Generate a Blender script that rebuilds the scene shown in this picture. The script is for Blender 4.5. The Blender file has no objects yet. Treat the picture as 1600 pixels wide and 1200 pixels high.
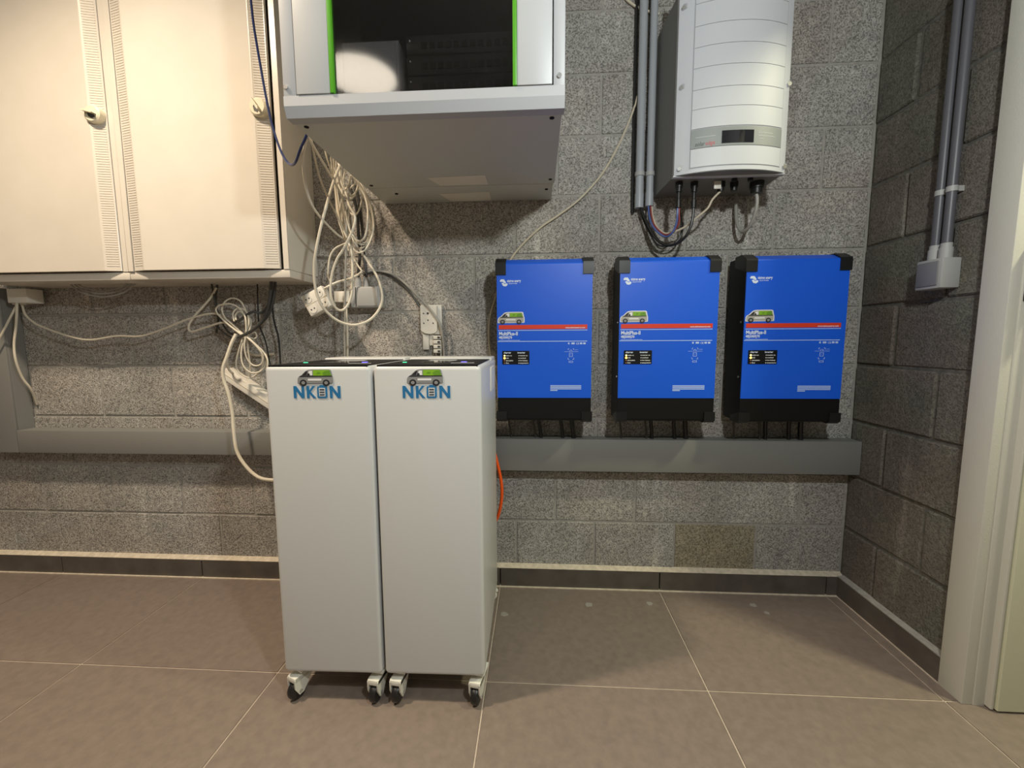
import bpy, bmesh, math, random
from mathutils import Vector, Matrix
random.seed(7)
SC = bpy.context.scene
COL = SC.collection

# ------------------------------------------------------------------ camera
F_PX, YAW, PITCH, ROLL = 652.516, -0.05947, 0.10369, -0.00571
CAM = Vector((-1.1316, -1.5507, 0.9501))
_F = Vector((math.sin(YAW) * math.cos(PITCH), math.cos(YAW) * math.cos(PITCH), -math.sin(PITCH)))
_R0 = Vector((math.cos(YAW), -math.sin(YAW), 0)); _U0 = _R0.cross(_F)
_R = _R0 * math.cos(ROLL) + _U0 * math.sin(ROLL)
_U = _U0 * math.cos(ROLL) - _R0 * math.sin(ROLL)
cam_data = bpy.data.cameras.new('camera')
cam_data.sensor_width = 36.0
cam_data.lens = F_PX / 1600 * 36.0
cam_data.clip_start = 0.02
cam = bpy.data.objects.new('camera', cam_data)
COL.objects.link(cam)
m3 = Matrix((_R, _U, -_F)).transposed()
cam.matrix_world = Matrix.Translation(CAM) @ m3.to_4x4()
SC.camera = cam

def at(u, v, Y):
    """world point at depth plane Y (metres in front of the back wall is negative)"""
    d = _F + _R * ((u - 800) / F_PX) - _U * ((v - 600) / F_PX)
    return CAM + d * ((Y - CAM.y) / d.y)

# ------------------------------------------------------------------ world, lights, exposure
w = bpy.data.worlds.new('world'); SC.world = w; w.use_nodes = True
w.node_tree.nodes['Background'].inputs[0].default_value = (0.9, 0.95, 1.0, 1)
w.node_tree.nodes['Background'].inputs[1].default_value = 0.02
def light(name, kind, loc, energy, color, size=0.1, target=None, sizey=None):
    l = bpy.data.lights.new(name, kind); l.energy = energy; l.color = color
    if kind == 'AREA':
        l.shape = 'RECTANGLE' if sizey else 'DISK'; l.size = size
        if sizey: l.size_y = sizey
    else:
        l.shadow_soft_size = size
    o = bpy.data.objects.new(name, l); COL.objects.link(o); o.location = loc
    if target is not None:
        o.rotation_euler = (Vector(target) - Vector(loc)).to_track_quat('-Z', 'Y').to_euler()
    return o
# warm ceiling lamp close to the wall, cool work lamp beside the photographer, second ceiling lamp further back
lw = light('ceiling_lamp_warm', 'SPOT', (-2.42, -0.97, 2.5), 165, (1.0, 0.82, 0.61), 0.07, (-2.42, -0.97, 0))
lw.data.spot_size = math.radians(144); lw.data.spot_blend = 1.0
light('work_lamp', 'POINT', (-0.75, -1.5, 1.66), 38, (0.95, 1.0, 0.98), 0.035)
light('hallway_lamp', 'AREA', (0.62, -1.0, 2.4), 32, (1.0, 0.95, 0.62), 0.2, (0.62, -1.0, 0))
light('ceiling_lamp_rear', 'AREA', (-2.2, -2.3, 2.55), 6, (1.0, 0.88, 0.70), 0.42, (-2.2, -2.3, 0))
vs = SC.view_settings
vs.view_transform = 'Standard'; vs.look = 'None'; vs.exposure = 0.08; vs.gamma = 1.0; vs.use_curve_mapping = False

# ------------------------------------------------------------------ materials
MATS = {}
def nodes_of(name):
    m = bpy.data.materials.new(name); m.use_nodes = True
    nt = m.node_tree; b = nt.nodes['Principled BSDF']
    return m, nt, b
def mat(name, col, rough=0.5, metal=0.0, noise=0.0, nscale=40.0, bump=0.0, bscale=300.0, emit=0.0, spec=0.5):
    m, nt, b = nodes_of(name)
    b.inputs['Roughness'].default_value = rough
    b.inputs['Metallic'].default_value = metal
    b.inputs['Specular IOR Level'].default_value = spec
    c = (*col, 1)
    b.inputs['Base Color'].default_value = c
    N = nt.nodes.new; L = nt.links.new
    if noise or bump:
        gpos = N('ShaderNodeNewGeometry'); geo = N('ShaderNodeMapping'); geo.inputs['Rotation'].default_value = (0.7, 0.5, 0.4); L(gpos.outputs['Position'], geo.inputs[0])
    if noise:
        n = N('ShaderNodeTexNoise'); n.inputs['Scale'].default_value = nscale; n.inputs['Detail'].default_value = 5
        L(geo.outputs[0], n.inputs['Vector'])
        r = N('ShaderNodeMapRange'); r.inputs[1].default_value = 0.3; r.inputs[2].default_value = 0.7
        r.inputs[3].default_value = 1 - noise; r.inputs[4].default_value = 1 + noise
        L(n.outputs['Fac'], r.inputs[0])
        mx = N('ShaderNodeMix'); mx.data_type = 'RGBA'; mx.blend_type = 'MULTIPLY'; mx.inputs[0].default_value = 1
        mx.inputs[6].default_value = c
        L(r.outputs[0], mx.inputs[7]); L(mx.outputs[2], b.inputs['Base Color'])
    if bump:
        n2 = N('ShaderNodeTexNoise'); n2.inputs['Scale'].default_value = bscale; n2.inputs['Detail'].default_value = 3
        L(geo.outputs[0], n2.inputs['Vector'])
        bp = N('ShaderNodeBump'); bp.inputs['Strength'].default_value = bump; bp.inputs['Distance'].default_value = 0.002
        L(n2.outputs['Fac'], bp.inputs['Height']); L(bp.outputs[0], b.inputs['Normal'])
    if emit:
        b.inputs['Emission Color'].default_value = c; b.inputs['Emission Strength'].default_value = emit
    MATS[name] = m
    return m

def concrete(name, col, tint, contrast=0.5):
    """coarse, open-pored concrete block: pores, blotches, lime streaks, one tint per block"""
    m, nt, b = nodes_of(name); N = nt.nodes.new; L = nt.links.new
    b.inputs['Roughness'].default_value = 0.93; b.inputs['Specular IOR Level'].default_value = 0.15
    geo = N('ShaderNodeNewGeometry'); oi = N('ShaderNodeObjectInfo')
    rm = N('ShaderNodeMapping'); rm.inputs['Rotation'].default_value = (0.7, 0.5, 0.4); L(geo.outputs['Position'], rm.inputs[0])
    def noise(scale, detail, rough=0.55, vec=None):
        n = N('ShaderNodeTexNoise'); n.inputs['Scale'].default_value = scale; n.inputs['Detail'].default_value = detail
        n.inputs['Roughness'].default_value = rough
        L(vec or rm.outputs[0], n.inputs['Vector']); return n.outputs['Fac']
    def rng(src, a, bb, c, d):
        r = N('ShaderNodeMapRange'); r.inputs[1].default_value = a; r.inputs[2].default_value = bb
        r.inputs[3].default_value = c; r.inputs[4].default_value = d; L(src, r.inputs[0]); return r.outputs[0]
    def mul(a, bb):
        x = N('ShaderNodeMath'); x.operation = 'MULTIPLY'; L(a, x.inputs[0]); L(bb, x.inputs[1]); return x.outputs[0]
    pores = rng(noise(200, 2, 0.6), 0.36, 0.56, 1 - contrast, 1.15)
    grain = rng(noise(80, 3), 0.3, 0.7, 0.8, 1.2)
    blot = rng(noise(5, 3), 0.3, 0.7, 0.84, 1.14)
    per = rng(oi.outputs['Random'], 0, 1, 0.93, 1.07)
    mp = N('ShaderNodeMapping'); mp.inputs['Scale'].default_value = (14, 14, 1.3); L(geo.outputs['Position'], mp.inputs[0])
    streak = rng(noise(1, 4, 0.6, mp.outputs[0]), 0.60, 0.72, 1.0, 1.4)
    fac = mul(mul(mul(pores, grain), mul(blot, per)), streak)
    # colour: warm grey to slightly reddish / yellowish patches
    mixc = N('ShaderNodeMix'); mixc.data_type = 'RGBA'
    mixc.inputs[6].default_value = (*col, 1); mixc.inputs[7].default_value = (*tint, 1)
    L(rng(noise(3.1, 2), 0.36, 0.68, 0, 1), mixc.inputs[0])
    mx = N('ShaderNodeMix'); mx.data_type = 'RGBA'; mx.blend_type = 'MULTIPLY'; mx.inputs[0].default_value = 1
    L(mixc.outputs[2], mx.inputs[6]); L(fac, mx.inputs[7]); L(mx.outputs[2], b.inputs['Base Color'])
    bp = N('ShaderNodeBump'); bp.inputs['Strength'].default_value = 0.55; bp.inputs['Distance'].default_value = 0.003
    L(mul(pores, grain), bp.inputs['Height']); L(bp.outputs[0], b.inputs['Normal'])
    MATS[name] = m; return m

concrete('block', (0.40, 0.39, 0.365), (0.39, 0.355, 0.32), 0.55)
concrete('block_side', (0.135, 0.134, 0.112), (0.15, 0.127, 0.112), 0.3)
concrete('block_ochre', (0.35, 0.315, 0.235), (0.37, 0.32, 0.21), 0.5)
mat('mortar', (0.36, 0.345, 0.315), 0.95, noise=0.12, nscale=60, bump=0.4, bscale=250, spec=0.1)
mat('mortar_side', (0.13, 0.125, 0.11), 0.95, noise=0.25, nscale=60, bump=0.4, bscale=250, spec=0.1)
mat('bead', (0.66, 0.58, 0.46), 0.9, noise=0.15, nscale=60, bump=0.3)
mat('tile', (0.225, 0.180, 0.150), 0.45, noise=0.10, nscale=45, bump=0.05, bscale=400)
mat('skirting_tile', (0.10, 0.085, 0.073), 0.5, noise=0.2, nscale=16)
mat('grout', (0.56, 0.47, 0.38), 0.9, noise=0.1, nscale=60)
mat('paint_wall', (0.36, 0.345, 0.32), 0.9)
mat('ceiling', (0.36, 0.35, 0.33), 0.9)
mat('paint_spot', (0.33, 0.31, 0.28), 0.7)
mat('trunking', (0.215, 0.215, 0.205), 0.55, bump=0.03)
mat('cream', (0.67, 0.622, 0.55), 0.3, noise=0.03, nscale=8)
mat('cream_side', (0.72, 0.68, 0.60), 0.4)
mat('gap_shade', (0.02, 0.015, 0.01), 0.8)  # near-black colour standing in for the shade inside narrow gaps
mat('knob', (0.72, 0.66, 0.50), 0.4)
mat('battery_white', (0.60, 0.61, 0.61), 0.36, bump=0.05, bscale=900)
mat('panel_black', (0.008, 0.008, 0.009), 0.45, spec=0.12)
mat('screen_dark', (0.02, 0.02, 0.025), 0.05)
mat('caster_white', (0.74, 0.73, 0.66), 0.4)
mat('rubber', (0.012, 0.011, 0.012), 0.35)
mat('hub_grey', (0.35, 0.34, 0.33), 0.4)
mat('logo_blue', (0.015, 0.16, 0.37), 0.5)
mat('logo_dark', (0.02, 0.03, 0.05), 0.5)
mat('sticker_white', (0.8, 0.8, 0.8), 0.45)
mat('van_grey', (0.25, 0.25, 0.25), 0.5)
mat('van_light', (0.42, 0.40, 0.36), 0.5)
mat('van_dark', (0.018, 0.018, 0.02), 0.5)
mat('van_green', (0.22, 0.45, 0.02), 0.5)
mat('van_green_dark', (0.13, 0.30, 0.02), 0.5)
mat('inverter_blue', (0.003, 0.105, 0.74), 0.42, bump=0.03, bscale=700)
mat('inverter_black', (0.005, 0.005, 0.0052), 0.5, spec=0.25)
mat('cap_black', (0.010, 0.010, 0.011), 0.36, spec=0.4)
mat('print_red', (0.72, 0.045, 0.012), 0.45)
mat('print_white', (0.72, 0.8, 0.95), 0.5)
mat('print_pale', (0.48, 0.62, 0.95), 0.5)
mat('solar_white', (0.55, 0.565, 0.60), 0.5)
mat('solar_groove', (0.36, 0.37, 0.39), 0.6)
mat('solar_side', (0.20, 0.20, 0.19), 0.5)
mat('solar_strip', (0.25, 0.27, 0.27), 0.45)
mat('solar_text', (0.42, 0.44, 0.44), 0.5)
mat('solar_red', (0.55, 0.09, 0.10), 0.5)
mat('rack_grey', (0.46, 0.47, 0.49), 0.45)
mat('rack_door', (0.50, 0.51, 0.52), 0.42)
mat('rack_under_lit', (0.58, 0.58, 0.53), 0.4)  # paler than the rest of the rack: bounce light put into the colour
mat('rack_dark', (0.005, 0.005, 0.005), 0.7, spec=0.2)
mat('rack_green', (0.09, 0.38, 0.012), 0.4)
mat('device_grey', (0.2, 0.2, 0.21), 0.4)
mat('label_paper', (0.80, 0.75, 0.65), 0.7)
mat('steel', (0.62, 0.62, 0.62), 0.28, metal=1.0)
mat('conduit_grey', (0.36, 0.38, 0.41), 0.38)
mat('conduit_dark', (0.10, 0.10, 0.115), 0.4)
mat('box_grey', (0.40, 0.40, 0.39), 0.5)
mat('box_lid', (0.20, 0.20, 0.21), 0.5)
mat('plastic_white', (0.74, 0.71, 0.64), 0.42)
mat('cable_white', (0.70, 0.645, 0.53), 0.42)
mat('cable_cream', (0.62, 0.55, 0.42), 0.42)
mat('cable_grey', (0.33, 0.32, 0.29), 0.45)
mat('cable_dark', (0.05, 0.048, 0.045), 0.45)
mat('cable_black', (0.012, 0.012, 0.012), 0.4)
mat('cable_blue', (0.008, 0.022, 0.11), 0.35)
mat('cable_orange', (0.85, 0.10, 0.006), 0.4)
mat('wire_blue', (0.09, 0.14, 0.36), 0.4)
mat('wire_red', (0.30, 0.06, 0.06), 0.4)
mat('door_paint', (0.66, 0.66, 0.49), 0.5, bump=0.12, bscale=260)
mat('casing_paint', (0.60, 0.585, 0.52), 0.55, bump=0.2, bscale=240)
mat('hinge_black', (0.018, 0.015, 0.012), 0.4, metal=0.4)
mat('led_green', (0.1, 1.0, 0.5), 0.4, emit=0.7)
mat('led_blue', (0.18, 0.15, 1.0), 0.4, emit=1.2)
mat('led_yellow', (1.0, 0.85, 0.25), 0.4, emit=3.5)
mat('led_amber', (1.0, 0.55, 0.10), 0.4, emit=3.5)
mat('led_white', (0.8, 0.8, 0.8), 0.4)
mat('led_orange', (0.8, 0.35, 0.2), 0.4)
# smoked glass: tinted pane with clear reflection
m, nt, b = nodes_of('smoked_glass')
b.inputs['Base Color'].default_value = (0.55, 0.55, 0.57, 1); b.inputs['Roughness'].default_value = 0.06
b.inputs['Transmission Weight'].default_value = 1.0; b.inputs['IOR'].default_value = 1.45
MATS['smoked_glass'] = m

# ------------------------------------------------------------------ mesh helpers
def merge(bm, bm2):
    me = bpy.data.meshes.new('tmp'); bm2.to_mesh(me); bm2.free(); bm.from_mesh(me); bpy.data.meshes.remove(me)
def box(bm, x0, x1, y0, y1, z0, z1, bev=0.0, seg=2, rot=None):
    b2 = bmesh.new(); bmesh.ops.create_cube(b2, size=1)
    c = Vector(((x0 + x1) / 2, (y0 + y1) / 2, (z0 + z1) / 2))
    M = Matrix.Diagonal((abs(x1 - x0), abs(y1 - y0), abs(z1 - z0), 1))
    bmesh.ops.transform(b2, matrix=M, verts=b2.verts)
    if bev: bmesh.ops.bevel(b2, geom=b2.edges[:], offset=bev, segments=seg, profile=0.5, affect='EDGES')
    T = Matrix.Translation(c)
    if rot is not None: T = T @ rot.to_4x4()
    bmesh.ops.transform(b2, matrix=T, verts=b2.verts); merge(bm, b2)
    return bm
def prism(bm, pts, y0, y1, axis='Y'):
    """outline (a,b) extruded along an axis: Y -> (x,z), X -> (y,z), Z -> (x,y)"""
    def P(a, b_, t):
        return {'Y': (a, t, b_), 'X': (t, a, b_), 'Z': (a, b_, t)}[axis]
    A = [bm.verts.new(P(a, c, y0)) for a, c in pts]; B = [bm.verts.new(P(a, c, y1)) for a, c in pts]
    n = len(pts); bm.faces.new(A); bm.faces.new(B[::-1])
    for i in range(n): bm.faces.new((A[i], B[i], B[(i + 1) % n], A[(i + 1) % n]))
    return bm
def cyl(bm, p0, p1, r, n=16, r2=None):
    p0, p1 = Vector(p0), Vector(p1); d = p1 - p0; q = d.to_track_quat('Z', 'Y').to_matrix()
    r2 = r if r2 is None else r2
    A, B = [], []
    for i in range(n):
        a = 2 * math.pi * i / n; v = Vector((math.cos(a), math.sin(a), 0))
        A.append(bm.verts.new(p0 + q @ (v * r))); B.append(bm.verts.new(p1 + q @ (v * r2)))
    bm.faces.new(A[::-1]); bm.faces.new(B)
    for i in range(n): bm.faces.new((A[i], A[(i + 1) % n], B[(i + 1) % n], B[i]))
    return bm
def ell(cx, cz, rx, rz, n=20, a0=0, a1=2 * math.pi, close=True):
    return [(cx + rx * math.cos(a0 + (a1 - a0) * i / (n if close else n - 1)), cz + rz * math.sin(a0 + (a1 - a0) * i / (n if close else n - 1))) for i in range(n)]
def spline(pts, step=0.008):
    P = [Vector(p) for p in pts]; out = []
    Q = [P[0] * 2 - P[1]] + P + [P[-1] * 2 - P[-2]]
    for i in range(1, len(Q) - 2):
        a, b_, c, d = Q[i - 1], Q[i], Q[i + 1], Q[i + 2]
        n = max(3, min(14, int((c - b_).length / step)))
        for k in range(n):
            t = k / n; t2 = t * t; t3 = t2 * t
            out.append(0.5 * ((2 * b_) + (c - a) * t + (2 * a - 5 * b_ + 4 * c - d) * t2 + (3 * b_ - a - 3 * c + d) * t3))
    out.append(P[-1]); return out
def tube(bm, pts, r, n=8, smooth=True):
    path = spline(pts) if smooth else [Vector(p) for p in pts]
    t0 = (path[1] - path[0]).normalized()
    up = Vector((0, 0, 1)) if abs(t0.z) < 0.9 else Vector((1, 0, 0))
    nrm = (up - t0 * up.dot(t0)).normalized(); rings = []
    for i, p in enumerate(path):
        t = (path[min(i + 1, len(path) - 1)] - path[max(i - 1, 0)]).normalized()
        nrm = (nrm - t * nrm.dot(t)).normalized(); bi = t.cross(nrm)
        rings.append([bm.verts.new(p + (nrm * math.cos(2 * math.pi * k / n) + bi * math.sin(2 * math.pi * k / n)) * r) for k in range(n)])
    for A, B in zip(rings, rings[1:]):
        for k in range(n): bm.faces.new((A[k], A[(k + 1) % n], B[(k + 1) % n], B[k]))
    bm.faces.new(rings[0][::-1]); bm.faces.new(rings[-1])
    return bm
def B(): return bmesh.new()

def abs_loc(o):
    v = Vector((0, 0, 0))
    while o is not None: v += o.location; o = o.parent
    return v
def obj(name, bm, material, parent=None, smooth=True, local=False, origin=None):
    """bm in world coordinates (or in the parent's own frame with local=True) becomes ONE mesh object"""
    bmesh.ops.recalc_face_normals(bm, faces=bm.faces)
    me = bpy.data.meshes.new(name)
    if origin is None:
        if parent is None or not local:
            xs = [v.co for v in bm.verts]
            lo = Vector((min(c.x for c in xs), min(c.y for c in xs), min(c.z for c in xs)))
            hi = Vector((max(c.x for c in xs), max(c.y for c in xs), max(c.z for c in xs)))
            origin = Vector(((lo.x + hi.x) / 2, (lo.y + hi.y) / 2, lo.z))
        else: origin = Vector((0, 0, 0))
    origin = Vector(origin)
    bmesh.ops.translate(bm, vec=-origin, verts=bm.verts)
    bm.to_mesh(me); bm.free()
    if smooth:
        me.polygons.foreach_set('use_smooth', [True] * len(me.polygons)); me.set_sharp_from_angle(angle=math.radians(38))
    me.materials.append(MATS[material])
    o = bpy.data.objects.new(name, me); COL.objects.link(o)
    o.location = origin
    if parent is not None:
        o.parent = parent
        if not local: o.location = origin - abs_loc(parent)
    return o
def tag(o, label=None, cat=None, group=None, kind=None):
    if label: o['label'] = label
    if cat: o['category'] = cat
    if group: o['group'] = group
    if kind: o['kind'] = kind
    return o
def thing(name, loc, label=None, cat=None, group=None, kind=None):
    o = bpy.data.objects.new(name, None); COL.objects.link(o); o.location = loc; o.empty_display_size = 0.05
    return tag(o, label, cat, group, kind)
def copy_tree(o, parent=None):
    c = o.copy(); COL.objects.link(c); c.parent = parent
    for ch in list(o.children): copy_tree(ch, c)
    return c
def text_bm(s, size, x, y, z, align='LEFT', shear=0.0, sx=1.0, depth=0.0, bold=0.0):
    cu = bpy.data.curves.new('t', 'FONT'); cu.body = s; cu.size = size; cu.align_x = align; cu.shear = shear
    cu.resolution_u = 2; cu.extrude = depth; cu.offset = bold
    o = bpy.data.objects.new('t', cu); COL.objects.link(o)
    dg = bpy.context.evaluated_depsgraph_get()
    me = bpy.data.meshes.new_from_object(o.evaluated_get(dg)); bm = bmesh.new(); bm.from_mesh(me)
    bpy.data.objects.remove(o); bpy.data.meshes.remove(me); bpy.data.curves.remove(cu)
    for v in bm.verts: v.co = Vector((x + v.co.x * sx, y - v.co.z, z + v.co.y))
    return bm

# ------------------------------------------------------------------ the room
ROW0, ROWH, BW = 0.0588, 0.2, 0.3        # first bed joint, course height, block length
XL, YN, ZC = -3.9, -3.6, 2.62            # left wall, rear wall, ceiling
def struct(name, bm, material): return tag(obj(name, bm, material, smooth=False), kind='structure')
floor = struct('floor', box(B(), XL, 1.6, YN, 0.15, -0.12, -0.0025), 'grout')
T0, TS, TY = -0.0591, 0.6067, -0.478
tile_cache = {}
def piece(name, w_, d_, h_, bev, material, loc, parent, key):
    k = (key, round(w_, 3), round(d_, 3), round(h_, 3), material)
    if k not in tile_cache:
        b2 = box(B(), -w_ / 2, w_ / 2, -d_ / 2, d_ / 2, -h_ / 2, h_ / 2, bev, 1)
        me = bpy.data.meshes.new(name); b2.to_mesh(me); b2.free(); me.materials.append(MATS[material]); tile_cache[k] = me
    o = bpy.data.objects.new(name, tile_cache[k]); COL.objects.link(o); o.parent = parent
    o.location = Vector(loc) - abs_loc(parent); return o
ys = [0.0, TY, TY - TS, TY - 2 * TS, TY - 3 * TS, TY - 4 * TS, YN]
xs = [1.6] + [T0 + TS - TS * i for i in range(0, 8)] + [XL]
for i in range(len(xs) - 1):
    for j in range(len(ys) - 1):
        x1, x0 = xs[i], xs[i + 1]; y1, y0 = ys[j], ys[j + 1]
        if x1 - x0 < 0.02 or y1 - y0 < 0.02: continue
        piece('floor_tile', x1 - x0 - 0.004, y1 - y0 - 0.004, 0.012, 0.0008, 'tile', ((x0 + x1) / 2, (y0 + y1) / 2, -0.006), floor, 'ft')

wall_back = struct('wall_back', box(B(), XL, 0.14, 0.0034, 0.16, -0.1, ZC), 'mortar')
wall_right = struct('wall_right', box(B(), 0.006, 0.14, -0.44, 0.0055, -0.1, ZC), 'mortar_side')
def block(name, u0, u1, z0, z1, side, parent, material):
    jw = 0.0045 if side == 'right' else 0.0045
    w_, h_ = u1 - u0 - 2 * jw, z1 - z0 - 2 * jw
    dy = random.uniform(-0.0012, 0.0012)
    if side == 'back':
        o = piece(name, w_, 0.06, h_, 0.0018, material, ((u0 + u1) / 2, 0.03 + dy, (z0 + z1) / 2), parent, 'b')
        o.rotation_euler = (random.uniform(-.003, .003), random.uniform(-.003, .003), random.uniform(-.003, .003))
    else:
        o = piece(name, 0.06, w_, h_, 0.0045, material, (0.03 + dy * 2, (u0 + u1) / 2, (z0 + z1) / 2), parent, 's')
        o.rotation_euler = (random.uniform(-.004, .004), random.uniform(-.006, .006), random.uniform(-.006, .006))
for r in range(0, 11):
    z0, z1 = ROW0 + ROWH * r, ROW0 + ROWH * (r + 1)
    off = -0.01 if r % 2 == 0 else -0.16
    cuts = [0.0] + [off - BW * k for k in range(0, 13) if off - BW * k < -0.03] ; cuts = [c for c in cuts if c > XL + 0.05] + [XL]
    for a, c in zip(cuts, cuts[1:]):
        ochre = r == 0 and abs((a + c) / 2 + 0.46) < 0.05
        block('concrete_block', c, a, z0, z1, 'back', wall_back, 'block_ochre' if ochre else 'block')
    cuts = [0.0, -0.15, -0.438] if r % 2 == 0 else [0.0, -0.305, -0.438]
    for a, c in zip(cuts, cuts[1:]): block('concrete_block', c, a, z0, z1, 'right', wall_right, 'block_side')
# remaining shell (outside the picture): left wall, rear wall, wall beside and above the doorway, ceiling
struct('wall_left', box(B(), XL - 0.1, XL, YN, 0.0, -0.1, ZC), 'paint_wall')
struct('wall_rear', box(B(), XL, 1.6, YN - 0.1, YN, -0.1, ZC), 'paint_wall')
wb = box(B(), 0.006, 0.14, YN, -1.42, -0.1, ZC); box(wb, 0.006, 0.14, -1.42, -0.44, 2.12, ZC)
struct('wall_doorway', wb, 'paint_wall')
struct('ceiling', box(B(), XL, 1.6, YN, 0.16, ZC, ZC + 0.1), 'ceiling')
struct('wall_hallway', box(B(), 1.5, 1.6, YN, 0.0, -0.1, ZC), 'paint_wall')

# skirting
SK, SH = 0.022, 0.074
bb = tag(thing('baseboard_back', (-1.9, -SK / 2, 0)), kind='structure')
cx = [0.0] + [T0 - TS * i for i in range(0, 7) if T0 - TS * i > XL] + [XL]
for a, c in zip(cx, cx[1:]):
    if a - c < 0.03: continue
    piece('skirting_tile', a - c - 0.004, SK - 0.006, SH, 0.001, 'skirting_tile', ((a + c) / 2, -SK / 2 - 0.003, SH / 2 + 0.002), bb, 'sk')
obj('mortar_bead', prism(B(), [(0.0, SH - 0.01), (0.0, SH + 0.011), (-0.006, SH + 0.008), (-SK, SH + 0.002), (-SK, SH)], XL, -0.0, 'X'), 'bead', bb)
obj('floor_joint', box(B(), XL, 0, -SK - 0.0065, -0.002, 0.0, 0.003), 'bead', bb)
br = tag(thing('baseboard_right', (-SK / 2, -0.2, 0)), kind='structure')
for a, c in ((0.0, -0.44),):
    piece('skirting_tile', SK - 0.006, a - c - SK, SH, 0.001, 'skirting_tile', (-SK / 2 - 0.003, (a + c - SK) / 2, SH / 2 + 0.002), br, 'skr')
obj('mortar_bead', prism(B(), [(0.0, SH - 0.01), (0.0, SH + 0.008), (-SK, SH + 0.004), (-SK, SH)], -0.424, -SK, 'Y'), 'mortar', br)
obj('floor_joint', box(B(), -SK - 0.003, -0.002, -0.424, -SK, 0.0, 0.002), 'grout', br)
for (x, y, r_) in ((-0.9437, -0.1207, 0.013), (-0.7232, -0.1022, 0.011), (-0.3557, -0.0946, 0.011), (-0.33, -0.135, 0.009), (-1.244, -0.189, 0.012)):
    p = [(x + r_ * (1 + random.uniform(-.3, .3)) * math.cos(a * math.pi / 6), y + r_ * (1 + random.uniform(-.3, .3)) * math.sin(a * math.pi / 6)) for a in range(12)]
    obj('paint_spot', prism(B(), p, 0.0001, 0.0005, 'Z'), 'paint_spot', floor)

# doorway on the right: casing, jamb, stop, door leaf swung open, hinge
d1 = tag(thing('door_1', (0.05, -0.48, 0)), kind='structure')
obj('casing', box(B(), -0.026, 0.006, -0.487, -0.421, 0.0, 2.2, 0.002), 'casing_paint', d1)
obj('jamb', box(B(), 0.0, 0.028, -0.490, -0.43, 0.0, 2.12, 0.001), 'casing_paint', d1)
obj('door_stop', box(B(), 0.026, 0.034, -0.506, -0.43, 0.004, 2.12, 0.003), 'casing_paint', d1)
obj('head_casing', box(B(), -0.026, 0.006, -1.46, -0.4875, 2.12, 2.2, 0.002), 'casing_paint', d1)
leaf = obj('door_leaf', box(B(), 0.036, 0.90, -0.512, -0.472, 0.006, 2.11, 0.002), 'door_paint', d1)
hg = obj('hinge', box(B(), 0.003, 0.05, -0.514, -0.49, 1.035, 1.165, 0.001), 'hinge_black', d1)
obj('hinge_pin', cyl(B(), (0.024, -0.517, 0.992), (0.024, -0.517, 1.175), 0.0075, 12), 'hinge_black', hg)
obj('pin_collar', cyl(B(), (0.024, -0.517, 1.028), (0.024, -0.517, 1.035), 0.0085, 12), 'steel', hg)

# ------------------------------------------------------------------ cable trunking along the wall
def trunk(label, x0, x1, z0, z1, depth, vertical=False):
    t = thing('cable_trunking', ((x0 + x1) / 2, -depth / 2, z0), label, 'trunking')
    obj('channel', box(B(), x0, x1, -depth + 0.008, -0.0015, z0 + 0.001, z1 - 0.001, 0.001, 1), 'trunking', t)
    if vertical:
        obj('cover', box(B(), x0, x1, -depth, -depth + 0.0085, z0, z1, 0.0015), 'trunking', t)
    else:
        obj('cover', box(B(), x0, x1, -depth, -depth + 0.0085, z0, z1, 0.0015), 'trunking', t)
    return t
trunk('wide grey horizontal cable trunking under the three blue inverters', -1.93, -0.004, 0.475, 0.594, 0.062)
trunk('narrow grey horizontal cable trunking below the cream cabinets', -3.155, -1.935, 0.524, 0.613, 0.068)
trunk('grey vertical cable trunking at the left edge of the picture', -3.32, -3.16, 0.524, 1.16, 0.066, True)

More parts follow.
